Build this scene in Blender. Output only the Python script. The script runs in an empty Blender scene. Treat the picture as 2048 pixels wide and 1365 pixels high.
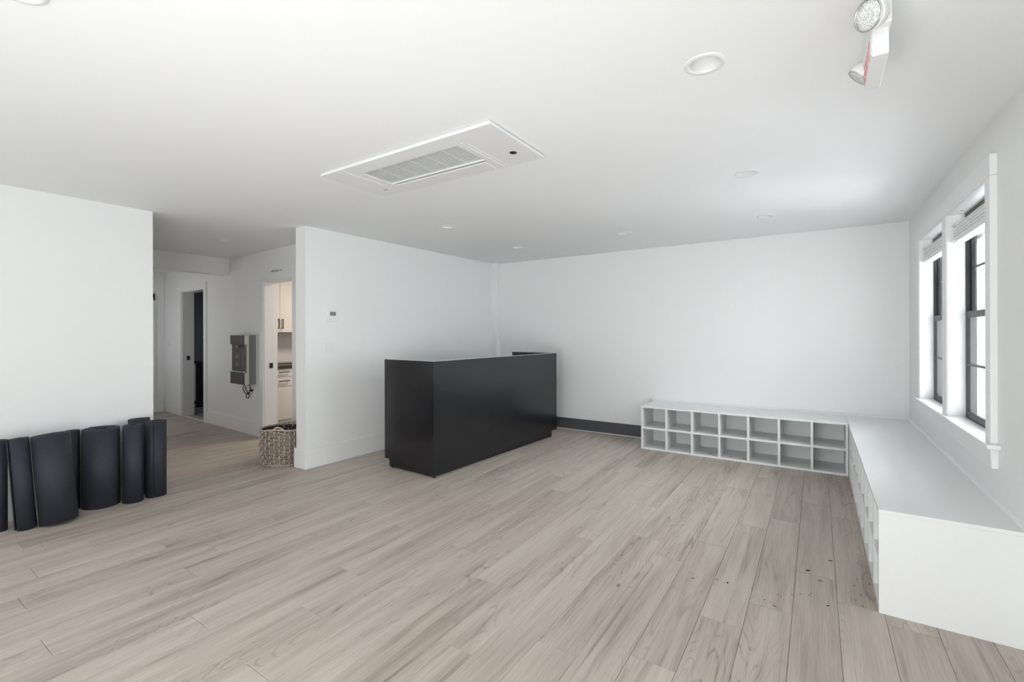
import bpy, math, random
from mathutils import Vector, Matrix
PI = math.pi
random.seed(7)
C = bpy.context.scene.collection
scn = bpy.context.scene

# ---------------------------------------------------------------- camera
F, YAW, ROLL, CX, CY, H = 924.7828, math.radians(33.3914), math.radians(-0.1695), 1024.0, 667.8355, 1.386
r0 = Vector((math.cos(YAW), math.sin(YAW), 0)); fw = Vector((-math.sin(YAW), math.cos(YAW), 0)); up = Vector((0, 0, 1))
Rv = r0 * math.cos(ROLL) + up * math.sin(ROLL); Uv = up * math.cos(ROLL) - r0 * math.sin(ROLL)
cam_d = bpy.data.cameras.new('camera'); cam = bpy.data.objects.new('camera', cam_d); C.objects.link(cam)
cam_d.sensor_width = 36; cam_d.sensor_fit = 'HORIZONTAL'; cam_d.lens = F / 2048 * 36
cam_d.shift_y = -(682.5 - CY) / 2048; cam_d.clip_start = 0.02
M = Matrix((Rv, Uv, -fw)).transposed().to_4x4(); M.translation = Vector((0, 0, H)); cam.matrix_world = M
scn.camera = cam

# ---------------------------------------------------------------- world, light, exposure
scn.view_settings.view_transform = 'Standard'; scn.view_settings.look = 'None'
scn.view_settings.gamma = 1; scn.view_settings.use_curve_mapping = False
scn.view_settings.exposure = 0.33
SKY = 2.5; KITCHEN = 22.0; GROUNDLIGHT = 1.5; FILL_LAMP = 14.5
w = bpy.data.worlds.new('overcast'); scn.world = w; w.use_nodes = True
nt = w.node_tree; bgn = nt.nodes['Background']
tc = nt.nodes.new('ShaderNodeTexCoord'); sep = nt.nodes.new('ShaderNodeSeparateXYZ'); rmp = nt.nodes.new('ShaderNodeValToRGB')
mr = nt.nodes.new('ShaderNodeMapRange'); mr.inputs[1].default_value = -1; mr.inputs[2].default_value = 1
nt.links.new(tc.outputs['Generated'], sep.inputs[0]); nt.links.new(sep.outputs[2], mr.inputs[0]); nt.links.new(mr.outputs[0], rmp.inputs[0])
rmp.color_ramp.elements[0].position = 0.47; rmp.color_ramp.elements[0].color = (GROUNDLIGHT * .97, GROUNDLIGHT * .985, GROUNDLIGHT, 1)
rmp.color_ramp.elements[1].position = 0.53; rmp.color_ramp.elements[1].color = (0.94, 0.975, 1.0, 1)
nt.links.new(rmp.outputs[0], bgn.inputs[0]); bgn.inputs[1].default_value = SKY

def area(name, loc, direction, sx, sy, energy=0, color=(1, 1, 1), portal=False):
    l = bpy.data.lights.new(name, 'AREA'); l.shape = 'RECTANGLE'; l.size = sx; l.size_y = sy; l.energy = energy; l.color = color
    if portal: l.cycles.is_portal = True
    o = bpy.data.objects.new(name, l); C.objects.link(o); o.location = loc
    o.rotation_euler = Vector(direction).to_track_quat('-Z', 'Y').to_euler()
    return o
ZC = 2.5
REARW = [(-4.75, -3.35), (-3.0, -1.6), (-1.25, 0.15)]         # windows in the wall behind the photographer
SIDEW = [(-1.9, -0.95), (-0.5, 0.35)]             # further windows of the right wall
for a, b in REARW: area('rear_window_portal', ((a + b) / 2, -2.8, 1.35), (0, 1, 0), b - a, 1.9, portal=True)
for a, b in SIDEW: area('side_window_portal', (0.91, (a + b) / 2, 1.5), (-1, 0, 0), b - a, 1.4, portal=True)
area('hall_fill_portal', (-8.75, 1.3, 1.4), (0, 1, 0), 1.1, 1.4, portal=True)  # portal of a made-up opening, added to brighten the hallway
area('window_portal', (0.91, 4.4, 1.5), (-1, 0, 0), 1.9, 1.42, portal=True)
area('low_fill_lamp', (-.9, -.6, .25), (-.3, 1, .3), 0.9, 0.9, FILL_LAMP * 2.5, (0.97, 0.985, 1.0))  # unseen fill lamp, added near the floor to lift the far ceiling
area('upward_fill_lamp', (.1, -.8, .6), (-.25, 1, .8), 0.9, 0.9, FILL_LAMP, (0.95, 0.975, 1.0))  # unseen fill lamp, added and tilted up to brighten ceiling and walls
sun = bpy.data.lights.new('sun', 'SUN'); sun.energy = 72.0; sun.angle = math.radians(3); so = bpy.data.objects.new('sun', sun); C.objects.link(so)
so.rotation_euler = Vector((0.66, -0.15, -0.62)).to_track_quat('-Z', 'Y').to_euler()
area('stair_fill_lamp', (-9.6, 5.0, 2.45), (0, 0, -1), 0.4, 0.4, 5.0, (0.85, 0.9, 1.0))  # made-up fill light so the stair room does not go black
area('kitchen_ceiling_lamp', (-5.75, 4.5, 2.47), (0, 0, -1), 0.5, 0.5, KITCHEN, (1.0, 0.86, 0.72))

# ---------------------------------------------------------------- helpers
def sl(c): return tuple((x / 255 / 12.92 if x / 255 <= .04045 else ((x / 255 + .055) / 1.055) ** 2.4) for x in c) + (1,)
def newmat(name):
    m = bpy.data.materials.new(name); m.use_nodes = True
    return m, m.node_tree, m.node_tree.nodes['Principled BSDF']
def setp(b, **k):
    for n, v in k.items():
        n = n.replace('_', ' ')
        if n in b.inputs: b.inputs[n].default_value = v
def paint(name, col, rough=.5, spec=.5, noise=.02, bump=.0, scale=30, metallic=0, sheen=0):
    m, t, b = newmat(name)
    tcn = t.nodes.new('ShaderNodeTexCoord'); n = t.nodes.new('ShaderNodeTexNoise'); n.inputs['Scale'].default_value = scale; n.inputs['Detail'].default_value = 3
    t.links.new(tcn.outputs['Object'], n.inputs['Vector'])
    mx = t.nodes.new('ShaderNodeMix'); mx.data_type = 'RGBA'
    mx.inputs[6].default_value = tuple(c * (1 - noise) for c in col[:3]) + (1,); mx.inputs[7].default_value = tuple(min(1, c * (1 + noise)) for c in col[:3]) + (1,)
    t.links.new(n.outputs[0], mx.inputs[0]); t.links.new(mx.outputs[2], b.inputs['Base Color'])
    setp(b, Roughness=rough, Specular_IOR_Level=spec, Metallic=metallic, Sheen_Weight=sheen)
    if bump:
        bp = t.nodes.new('ShaderNodeBump'); bp.inputs['Strength'].default_value = bump; bp.inputs['Distance'].default_value = .002
        t.links.new(n.outputs[0], bp.inputs['Height']); t.links.new(bp.outputs[0], b.inputs['Normal'])
    return m
WALL = paint('wall_paint', (.882, .884, .876), .42, .45, .006, .05, 60)
CEIL = paint('ceiling_paint', (.935, .94, .945), .85, .2, .006, .05, 60)
TRIM = paint('trim_paint', (.89, .89, .885), .33, .5, .005)
BENCH = paint('bench_paint', (.87, .875, .87), .38, .5, .01)
INNER = paint('bench_inside_paint', (.88, .885, .865), .5, .4, .03, 0, 6)
PLASTIC = paint('white_plastic', (.86, .86, .86), .35, .5, .004)
PLASTIC2 = paint('cassette_plastic', (.84, .84, .84), .45, .4, .004)
GREYBASE = paint('dark_grey_vinyl', (.085, .085, .098), .5, .4, .05)
BLACKLAM = paint('black_laminate', (.0045, .0050, .0075), .24, .62, .15, .004, 90)
BLACK = paint('black_metal', (.015, .015, .017), .4, .5, .1)
BLACKRUB = paint('black_rubber', (.01, .01, .01), .5, .4, .1)
EDGE = paint('light_edge_banding', (.62, .62, .60), .4, .5, .03)
STEEL = paint('brushed_steel', (.62, .62, .61), .28, .5, .03, .05, 80, metallic=1)
STEEL2 = paint('grey_steel', (.30, .31, .30), .32, .5, .03, .05, 80, metallic=.6)
BROWN = paint('dark_bronze_panel', (.055, .036, .032), .25, .6, .12, 0, 12)
SMOKE = paint('smoked_recess', (.055, .05, .05), .15, .6, .1)
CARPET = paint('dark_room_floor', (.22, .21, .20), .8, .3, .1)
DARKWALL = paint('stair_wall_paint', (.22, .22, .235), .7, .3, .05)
WARM = paint('cabinet_white', (.83, .81, .78), .4, .5, .01)
SIDING = paint('white_siding', (.72, .73, .75), .6, .4, .02)
SOFFIT = paint('black_soffit', (.01, .01, .011), .7, .3, .1)
LCD = paint('lcd_screen', (.2, .205, .2), .3, .5, .05)
RED = paint('red_letters', (.75, .25, .25), .5, .4, .02)
DEBRIS = paint('dark_debris', (.045, .035, .028), .8, .2, .3, 0, 300)
DUST = paint('grey_dust', (.5, .47, .42), .9, .1, .15, 0, 200)
INK = paint('grey_ink', (.10, .10, .10), .7, .2, .1)
CONC = paint('pavement', (.5, .5, .49), .9, .2, .1)
# baked white letters and graphics on the dispenser
PALE = paint('pale_print', (.5, .5, .5), .5, .4, .1)

def glass_mat(name='window_glass', ior=1.5):
    m = bpy.data.materials.new(name); m.use_nodes = True; t = m.node_tree; t.nodes.clear()
    o = t.nodes.new('ShaderNodeOutputMaterial'); tr = t.nodes.new('ShaderNodeBsdfTransparent'); gl = t.nodes.new('ShaderNodeBsdfGlossy')
    gl.inputs['Roughness'].default_value = .02; fr = t.nodes.new('ShaderNodeFresnel'); fr.inputs[0].default_value = ior
    mx = t.nodes.new('ShaderNodeMixShader'); tr.inputs[0].default_value = (.93, .95, .95, 1)
    ge = t.nodes.new('ShaderNodeNewGeometry'); iv = t.nodes.new('ShaderNodeMath'); iv.operation = 'SUBTRACT'; iv.inputs[0].default_value = 1
    ml = t.nodes.new('ShaderNodeMath'); ml.operation = 'MULTIPLY'; t.links.new(ge.outputs['Backfacing'], iv.inputs[1])
    t.links.new(fr.outputs[0], ml.inputs[0]); t.links.new(iv.outputs[0], ml.inputs[1]); t.links.new(ml.outputs[0], mx.inputs[0]); t.links.new(tr.outputs[0], mx.inputs[1]); t.links.new(gl.outputs[0], mx.inputs[2]); t.links.new(mx.outputs[0], o.inputs[0])
    return m
GLASS = glass_mat(); LOWE = glass_mat('coated_window_glass', 1.8)

def lens_mat():
    m, t, b = newmat('prismatic_lens')
    tcn = t.nodes.new('ShaderNodeTexCoord'); v = t.nodes.new('ShaderNodeTexVoronoi'); v.inputs['Scale'].default_value = 160
    t.links.new(tcn.outputs['Object'], v.inputs['Vector'])
    r = t.nodes.new('ShaderNodeValToRGB'); r.color_ramp.elements[0].color = (.35, .36, .35, 1); r.color_ramp.elements[1].color = (.8, .81, .8, 1)
    r.color_ramp.elements[1].position = .6
    t.links.new(v.outputs['Distance'], r.inputs[0]); t.links.new(r.outputs[0], b.inputs['Base Color'])
    bp = t.nodes.new('ShaderNodeBump'); bp.inputs['Strength'].default_value = .6; bp.inputs['Distance'].default_value = .003
    t.links.new(v.outputs['Distance'], bp.inputs['Height']); t.links.new(bp.outputs[0], b.inputs['Normal']); setp(b, Roughness=.2)
    return m
LENS = lens_mat()

def wood_mat():
    m, t, b = newmat('grey_oak_plank'); N = t.nodes.new; L = t.links.new
    tcn = N('ShaderNodeTexCoord'); oi = N('ShaderNodeObjectInfo'); at = N('ShaderNodeAttribute'); at.attribute_name = 'rnd'
    def mth(op, a, b_=None, c=None):
        n = N('ShaderNodeMath'); n.operation = op
        for i, v in enumerate((a, b_, c)):
            if v is None: continue
            if isinstance(v, (int, float)): n.inputs[i].default_value = v
            else: L(v, n.inputs[i])
        return n.outputs[0]
    rnd = mth('ADD', oi.outputs['Random'], at.outputs['Fac'])
    cx = N('ShaderNodeCombineXYZ'); L(mth('MULTIPLY', rnd, 57.3), cx.inputs[0]); L(mth('MULTIPLY', rnd, 131.7), cx.inputs[1]); L(mth('MULTIPLY', rnd, 23.1), cx.inputs[2])
    va = N('ShaderNodeVectorMath'); va.operation = 'ADD'; L(tcn.outputs['Object'], va.inputs[0]); L(cx.outputs[0], va.inputs[1])
    def noise(sx, sy, det=2, rough=.5, dist=0):
        mp = N('ShaderNodeMapping'); mp.inputs['Scale'].default_value = (sx, sy, 1); L(va.outputs[0], mp.inputs[0])
        n = N('ShaderNodeTexNoise'); n.inputs['Scale'].default_value = 1; n.inputs['Detail'].default_value = det; n.inputs['Roughness'].default_value = rough
        n.inputs['Distortion'].default_value = dist; L(mp.outputs[0], n.inputs['Vector']); return n.outputs[0]
    def ramp(v, p0, c0, p1, c1):
        r = N('ShaderNodeMapRange'); r.inputs[1].default_value = p0; r.inputs[2].default_value = p1; r.inputs[3].default_value = c0; r.inputs[4].default_value = c1
        L(v, r.inputs[0]); return r.outputs[0]
    ring = mth('PINGPONG', mth('MULTIPLY', noise(6.5, 1.0, 1.5, .45, .25), 19), .5)     # cathedral contours
    lines = ramp(ring, 0.0, 1.0, .16, 0.0)
    mask = ramp(noise(5, .8, 2), .46, 0, .62, 1)
    rings = mth('MULTIPLY', mth('MULTIPLY', lines, mask), ramp(noise(120, 14, 2), .3, .35, .65, 1))
    fib = noise(150, 4, 4, .65); broad = noise(12, .9, 3, .55, .3); tone = noise(3, .35, 1)
    streak = ramp(noise(26, .9, 4, .6, .4), .56, 0, .76, 1)
    v = mth('ADD', mth('MULTIPLY', ramp(broad, .3, 0, .7, 1), .42), mth('MULTIPLY', ramp(fib, .3, 0, .7, 1), .28))
    v = mth('ADD', v, mth('MULTIPLY', ramp(tone, .3, 0, .7, 1), .14))
    v = mth('ADD', v, mth('MULTIPLY', rings, .42)); v = mth('ADD', v, mth('MULTIPLY', streak, .42))
    v = mth('ADD', v, mth('MULTIPLY', mth('FRACT', mth('MULTIPLY', rnd, 17.13)), .18))
    cr = N('ShaderNodeValToRGB'); e = cr.color_ramp.elements
    e[0].position = .05; e[0].color = (.66, .59, .515, 1); e[1].position = 1.35 if False else 1.0; e[1].color = (.29, .238, .197, 1)
    k = e.new(.5); k.color = (.52, .455, .395, 1)
    L(v, cr.inputs[0])
    mp = N('ShaderNodeMapping'); mp.inputs['Scale'].default_value = (5.5, 2.2, 1); L(va.outputs[0], mp.inputs[0])
    vo = N('ShaderNodeTexVoronoi'); vo.inputs['Scale'].default_value = 1; L(mp.outputs[0], vo.inputs['Vector'])
    sc = N('ShaderNodeSeparateColor'); L(vo.outputs['Color'], sc.inputs[0])
    kn = mth('MULTIPLY', ramp(vo.outputs['Distance'], .02, 1, .07, 0), mth('GREATER_THAN', sc.outputs[0], .60))
    mk = N('ShaderNodeMix'); mk.data_type = 'RGBA'; L(mth('MULTIPLY', kn, .75), mk.inputs[0]); L(cr.outputs[0], mk.inputs[6]); mk.inputs[7].default_value = (.09, .07, .055, 1)
    # pale scuffs beside the desk foot, on world position
    ge = N('ShaderNodeNewGeometry'); sp = N('ShaderNodeSeparateXYZ'); L(ge.outputs['Position'], sp.inputs[0])
    def bell(o, c, wd): return ramp(mth('ABSOLUTE', mth('SUBTRACT', o, c)), wd * .5, 1, wd, 0)
    mpw = N('ShaderNodeMapping'); mpw.inputs['Scale'].default_value = (34, 22, 1); L(ge.outputs['Position'], mpw.inputs[0])
    nw = N('ShaderNodeTexNoise'); nw.inputs['Scale'].default_value = 1; nw.inputs['Detail'].default_value = 4; L(mpw.outputs[0], nw.inputs['Vector'])
    sm = mth('MULTIPLY', mth('MULTIPLY', bell(sp.outputs[0], -2.62, .22), bell(sp.outputs[1], 3.75, .45)), ramp(nw.outputs[0], .5, 0, .68, .55))
    ms = N('ShaderNodeMix'); ms.data_type = 'RGBA'; L(sm, ms.inputs[0]); L(mk.outputs[2], ms.inputs[6]); ms.inputs[7].default_value = (.6, .57, .53, 1)
    L(ms.outputs[2], b.inputs['Base Color'])
    L(ramp(fib, .2, .40, .8, .56), b.inputs['Roughness']); setp(b, Specular_IOR_Level=.4)
    bp = N('ShaderNodeBump'); bp.inputs['Strength'].default_value = .12; bp.inputs['Distance'].default_value = .001; bp.invert = True
    L(mth('ADD', rings, fib), bp.inputs['Height']); L(bp.outputs[0], b.inputs['Normal'])
    return m
WOOD = wood_mat()

def mat_mat():
    m, t, b = newmat('navy_black_foam'); N = t.nodes.new
    tcn = N('ShaderNodeTexCoord'); v = N('ShaderNodeTexNoise'); v.inputs['Scale'].default_value = 380; v.inputs['Detail'].default_value = 2
    t.links.new(tcn.outputs['Object'], v.inputs['Vector']); r = N('ShaderNodeValToRGB')
    r.color_ramp.elements[0].position = .35; r.color_ramp.elements[0].color = (.012, .014, .021, 1); r.color_ramp.elements[1].position = .7; r.color_ramp.elements[1].color = (.036, .041, .058, 1)
    t.links.new(v.outputs[0], r.inputs[0]); t.links.new(r.outputs[0], b.inputs['Base Color'])
    bp = N('ShaderNodeBump'); bp.inputs['Strength'].default_value = .35; bp.inputs['Distance'].default_value = .0015
    t.links.new(v.outputs[0], bp.inputs['Height']); t.links.new(bp.outputs[0], b.inputs['Normal']); setp(b, Roughness=.62, Specular_IOR_Level=.45)
    return m
MAT = mat_mat()

def wicker_mat(name, c0, c1):
    m, t, b = newmat(name); N = t.nodes.new
    tcn = N('ShaderNodeTexCoord'); v = N('ShaderNodeTexNoise'); v.inputs['Scale'].default_value = 75; v.inputs['Detail'].default_value = 4; v.inputs['Roughness'].default_value = .7
    t.links.new(tcn.outputs['Object'], v.inputs['Vector']); r = N('ShaderNodeValToRGB')
    r.color_ramp.elements[0].position = .35; r.color_ramp.elements[0].color = c0; r.color_ramp.elements[1].position = .65; r.color_ramp.elements[1].color = c1
    t.links.new(v.outputs[0], r.inputs[0]); t.links.new(r.outputs[0], b.inputs['Base Color'])
    bp = N('ShaderNodeBump'); bp.inputs['Strength'].default_value = .5; bp.inputs['Distance'].default_value = .002
    t.links.new(v.outputs[0], bp.inputs['Height']); t.links.new(bp.outputs[0], b.inputs['Normal']); setp(b, Roughness=.7, Specular_IOR_Level=.3)
    return m
WICK_A = wicker_mat('seagrass_weft', (.13, .095, .075, 1), (.50, .42, .35, 1))
WICK_B = wicker_mat('seagrass_stake', (.28, .22, .18, 1), (.68, .60, .51, 1))
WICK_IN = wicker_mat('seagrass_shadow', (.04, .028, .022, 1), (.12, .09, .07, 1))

WLOC = {}
class MB:
    def __init__(s): s.v = []; s.f = []; s.sm = []
    def add(s, vs, fs, smooth=False, T=None):
        n = len(s.v)
        s.v += [tuple(T @ Vector(p)) if T is not None else tuple(p) for p in vs]
        for f in fs: s.f.append(tuple(i + n for i in f)); s.sm.append(smooth)
        return s
    def box(s, x0, x1, y0, y1, z0, z1, T=None):
        v = [(x, y, z) for z in (z0, z1) for y in (y0, y1) for x in (x0, x1)]
        return s.add(v, [(0, 2, 3, 1), (4, 5, 7, 6), (0, 1, 5, 4), (2, 6, 7, 3), (0, 4, 6, 2), (1, 3, 7, 5)], T=T)
    def prism(s, pts, z0, z1, T=None):                      # pts counter-clockwise seen from above
        n = len(pts); v = [(x, y, z0) for x, y in pts] + [(x, y, z1) for x, y in pts]
        f = [tuple(range(n - 1, -1, -1)), tuple(range(n, 2 * n))] + [(i, (i + 1) % n, n + (i + 1) % n, n + i) for i in range(n)]
        return s.add(v, f, T=T)
    def lathe(s, prof, n=32, T=None, smooth=True):          # prof: (r, z) list
        v = []; f = []
        for r, z in prof:
            for i in range(n): a = 2 * PI * i / n; v.append((r * math.cos(a), r * math.sin(a), z))
        for j in range(len(prof) - 1):
            for i in range(n): f.append((j * n + i, j * n + (i + 1) % n, (j + 1) * n + (i + 1) % n, (j + 1) * n + i))
        if prof[0][0] > 1e-6: f.append(tuple(range(n - 1, -1, -1)))
        if prof[-1][0] > 1e-6: f.append(tuple(range((len(prof) - 1) * n, len(prof) * n)))
        return s.add(v, f, smooth, T)
    def ring(s, prof, n=32, T=None):                        # closed profile, no caps
        v = []; f = []; m = len(prof)
        for r, z in prof:
            for i in range(n): a = 2 * PI * i / n; v.append((r * math.cos(a), r * math.sin(a), z))
        for j in range(m):
            for i in range(n): f.append((j * n + i, j * n + (i + 1) % n, ((j + 1) % m) * n + (i + 1) % n, ((j + 1) % m) * n + i))
        return s.add(v, f, True, T)
    def tube(s, path, r, n=8, closed=False, flat=1.0, T=None):
        P = [Vector(p) for p in path]; m = len(P); v = []; f = []; prev = None
        for k in range(m):
            a = P[(k - 1) % m] if (closed or k) else P[0]; b = P[(k + 1) % m] if (closed or k < m - 1) else P[-1]
            t = (b - a).normalized(); ref = Vector((0, 0, 1)) if abs(t.z) < .9 else Vector((1, 0, 0))
            x = t.cross(ref).normalized()
            if prev is not None and x.dot(prev) < 0: x = -x
            prev = x; y = t.cross(x).normalized()
            rr = r[k] if isinstance(r, (list, tuple)) else r
            for i in range(n): q = 2 * PI * i / n; v.append(P[k] + x * (rr * flat * math.cos(q)) + y * (rr * math.sin(q)))
        for k in range(m if closed else m - 1):
            for i in range(n): f.append((k * n + i, k * n + (i + 1) % n, ((k + 1) % m) * n + (i + 1) % n, ((k + 1) % m) * n + i))
        if not closed: f.append(tuple(range(n - 1, -1, -1))); f.append(tuple(range((m - 1) * n, m * n)))
        return s.add(v, f, True, T)
    def build(s, name, mat, parent=None, loc=None, bev=0, seg=2):
        o0 = WLOC.get(parent.name, Vector((0, 0, 0))) if parent else Vector(loc or (0, 0, 0))
        me = bpy.data.meshes.new(name); me.from_pydata([tuple(Vector(p) - o0) for p in s.v], [], s.f); me.update()
        me.polygons.foreach_set('use_smooth', s.sm)
        me.materials.append(mat)
        o = bpy.data.objects.new(name, me); C.objects.link(o)
        if parent: o.parent = parent
        else: o.location = o0
        WLOC[o.name] = o0
        if bev:
            b = o.modifiers.new('bevel', 'BEVEL'); b.width = bev; b.segments = seg; b.limit_method = 'ANGLE'; b.angle_limit = math.radians(40)
        return o
def B(x0, x1, y0, y1, z0, z1, T=None): return MB().box(x0, x1, y0, y1, z0, z1, T)
def tag(o, label=None, cat=None, group=None, kind=None):
    if label: o['label'] = label
    if cat: o['category'] = cat
    if group: o['group'] = group
    if kind: o['kind'] = kind
    return o
def empty(name, loc, label=None, cat=None, group=None, kind=None):
    o = bpy.data.objects.new(name, None); C.objects.link(o); o.location = loc; WLOC[o.name] = Vector(loc); o.empty_display_size = .1
    return tag(o, label, cat, group, kind)
def struct(o, label=None): o['kind'] = 'structure'; (o.__setitem__('label', label) if label else None); return o
def aim(axis, loc): return Matrix.Translation(Vector(loc)) @ Vector(axis).normalized().to_track_quat('Z', 'Y').to_matrix().to_4x4()

# ================================================================ SETTING
XR, YB, XL = .774, 6.05, -5.02
# ---- floor: planks 0.19 x 1.305 m running towards the back wall
slab = B(-11.6, .895, -2.75, 6.25, -.12, -.004).build('floor', paint('subfloor', (.05, .042, .036), .9, .2, .1)); struct(slab, 'grey oak plank floor')
PW, PL = .190, 1.305
phase = {-1: 3.15, 0: 2.915, -2: 2.65, -3: 2.40, -4: 1.944, -5: 2.905, -6: 1.805, -7: 2.378, -8: 1.566, -9: 2.08, -10: 1.828, -11: 1.007, -12: 1.375,
         -13: 1.73, -14: 1.028, -15: 1.575, -16: .574, -17: 1.218, -18: 1.438, -19: .60, -20: 1.276, -22: 1.022}
def proj(x, y, z):
    p = Vector((x, y, z - H)); d = p.dot(fw)
    return None if d < .05 else (CX + F * p.dot(Rv) / d, CY - F * p.dot(Uv) / d)
planks = []
for r in range(-53, 4):
    x0 = .085 + PW * r; x1 = min(x0 + PW, XR)
    if x0 >= XR: continue
    ylim = (-2.6, YB) if x0 > -4.5 else ((-2.6, 3.35) if x0 > -5.05 else (1.5, 3.7))
    if x1 < -9.85: continue
    x0 = max(x0, -9.85)
    p = phase.get(r, random.uniform(0, PL))
    y = p - PL * math.ceil((p - ylim[0]) / PL)
    while y < ylim[1]:
        a, b = max(y, ylim[0]), min(y + PL, ylim[1]); y += PL
        if b - a < .03: continue
        # projected area of the visible piece
        n = 0; poly = [proj(x0, a, 0), proj(x1, a, 0), proj(x1, b, 0), proj(x0, b, 0)]
        if all(poly):
            cl = [(min(max(q[0], 0), 2048), min(max(q[1], 0), 1365)) for q in poly]
            n = abs(sum(cl[i][0] * cl[(i + 1) % 4][1] - cl[(i + 1) % 4][0] * cl[i][1] for i in range(4))) / 2
        elif poly[2] or poly[3]: n = 50 if (x0 + b * .66) > -b * 1.2 and b > .5 else 0
        planks.append((n, x0, x1, a, b))
planks.sort(reverse=True)
def plank_mb(mb, x0, x1, a, b):
    g, bv, d = .0006, .0014, .0016
    X0, X1, A, Bq = x0 + g, x1 - g, a + g, b - g
    v = [(X0, A, -.004), (X1, A, -.004), (X1, Bq, -.004), (X0, Bq, -.004), (X0, A, -d), (X1, A, -d), (X1, Bq, -d), (X0, Bq, -d),
         (X0 + bv, A + bv, 0), (X1 - bv, A + bv, 0), (X1 - bv, Bq - bv, 0), (X0 + bv, Bq - bv, 0)]
    f = [(0, 1, 5, 4), (1, 2, 6, 5), (2, 3, 7, 6), (3, 0, 4, 7), (4, 5, 9, 8), (5, 6, 10, 9), (6, 7, 11, 10), (7, 4, 8, 11), (8, 9, 10, 11)]
    mb.add(v, f)
share = {}
rest = MB(); rest_r = []
for i, (n, x0, x1, a, b) in enumerate(planks):
    if i < 290 and n > 40:
        key = (round(x1 - x0, 4), round(b - a, 4))
        if key not in share:
            mb = MB(); plank_mb(mb, -key[0] / 2, key[0] / 2, -key[1] / 2, key[1] / 2)
            me = bpy.data.meshes.new('plank'); me.from_pydata(mb.v, [], mb.f); me.materials.append(WOOD); share[key] = me
        o = bpy.data.objects.new('plank', share[key]); C.objects.link(o); o.parent = slab; o.location = ((x0 + x1) / 2, (a + b) / 2, 0)
    else:
        k = len(rest.f); plank_mb(rest, x0, x1, a, b); rest_r += [random.random() * 7] * (len(rest.f) - k)
ro = rest.build('plank', WOOD, slab); tag(ro, kind='stuff')
at = ro.data.attributes.new('rnd', 'FLOAT', 'FACE'); at.data.foreach_set('value', rest_r)

# ---- ceiling with round holes for the recessed lamps
LIGHTS = [(-.385, 2.037), (-.404, 3.597), (-.402, 5.023), (-1.784, 4.988), (-3.219, 5.019), (-3.204, 3.648), (-5.806, 2.683), (-2.143, .36)]
import bmesh
bm = bmesh.new(); ed = []
def loop(pts):
    vs = [bm.verts.new((x, y, ZC)) for x, y in pts]
    for i in range(len(vs)): ed.append(bm.edges.new((vs[i], vs[(i + 1) % len(vs)])))
loop([(-11.6, -2.75), (.895, -2.75), (.895, 6.25), (-11.6, 6.25)])
for x, y in LIGHTS: loop([(x + .062 * math.cos(2 * PI * i / 40), y + .062 * math.sin(2 * PI * i / 40)) for i in range(40)])
bmesh.ops.triangle_fill(bm, use_beauty=True, edges=ed)
for f in bm.faces:
    f.normal_update()
    if f.normal.z > 0: f.normal_flip()
me = bpy.data.meshes.new('ceiling'); bm.to_mesh(me); me.materials.append(CEIL)
ceil = bpy.data.objects.new('ceiling', me); C.objects.link(ceil); struct(ceil, 'flat white painted ceiling')
roof = B(-11.7, 1.0, -2.85, 6.35, 2.62, 2.8).build('ceiling_roof_deck', CONC); struct(roof)

# ---- walls
WT = .895
W1, W2, WZ = (4.435, 5.345), (3.43, 4.32), (.80, 2.20)
def wall_with_openings(mb, axis, c0, c1, a0, a1, ops):
    def bx(a, b, z0, z1):
        if b - a < 1e-4: return
        mb.box(c0, c1, a, b, z0, z1) if axis == 'x' else mb.box(a, b, c0, c1, z0, z1)
    a = a0
    for (o0, o1, z0, z1) in sorted(ops):
        bx(a, o0, 0, ZC); bx(o0, o1, 0, z0); bx(o0, o1, z1, ZC); a = o1
    bx(a, a1, 0, ZC)
mb = MB(); wall_with_openings(mb, 'x', XR, WT, -2.75, 6.25, [W1 + WZ, W2 + WZ] + [(a, b, .8, 2.2) for a, b in SIDEW])
struct(mb.build('wall_right', WALL), 'white wall with the black framed windows')
mb = MB(); wall_with_openings(mb, 'y', -2.75, -2.6, -5.17, XR, [(a, b, .4, 2.3) for a, b in REARW])
struct(mb.build('wall_rear', WALL))
struct(MB().box(-4.31, XR, YB, 6.25, 0, ZC).build('wall_back', WALL), 'plain white back wall behind desk and cubby bench')
struct(MB().box(-5.17, XL, -2.75, 1.708, 0, ZC).build('wall_left', WALL), 'white wall behind the row of rolled mats')
struct(MB().prism([(-4.548, 2.795), (-4.378, 2.795), (-4.31, 5.95), (-4.31, 6.25), (-4.48, 6.25)], 0, ZC).build('wall_partition', WALL), 'white partition wall behind the black desk')
struct(B(-4.31, -4.212, 5.955, YB, 0, ZC).build('trim_corner', WALL), 'slim boxed corner post between partition and back wall')
struct(MB().box(-11.7, -9.85, 1.35, 3.0, 0, ZC).box(-11.7, -9.85, 3.0, 3.53, 0, ZC).build('wall_hallway_end', WALL), 'hallway end wall')
struct(MB().box(-11.7, -9.3, 1.35, 1.5, 0, ZC).box(-9.3, -8.2, 1.35, 1.5, 0, .7).box(-9.3, -8.2, 1.35, 1.5, 2.1, ZC).box(-8.2, -5.17, 1.35, 1.5, 0, ZC).build('wall_hallway_near', WALL))  # unseen wall; its window opening is made up to let light into the hallway
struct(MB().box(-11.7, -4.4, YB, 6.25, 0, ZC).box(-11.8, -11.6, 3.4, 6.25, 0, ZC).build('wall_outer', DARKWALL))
struct(B(-8.3 + .55, -7.36, 3.6, YB, 0, ZC).build('wall_kitchen', WALL), 'kitchen side wall behind the cabinets')
struct(B(-7.40, -7.24, 1.5, 3.41, 2.262, ZC).build('trim_beam', WALL), 'boxed white ceiling beam across the hallway')
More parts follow.
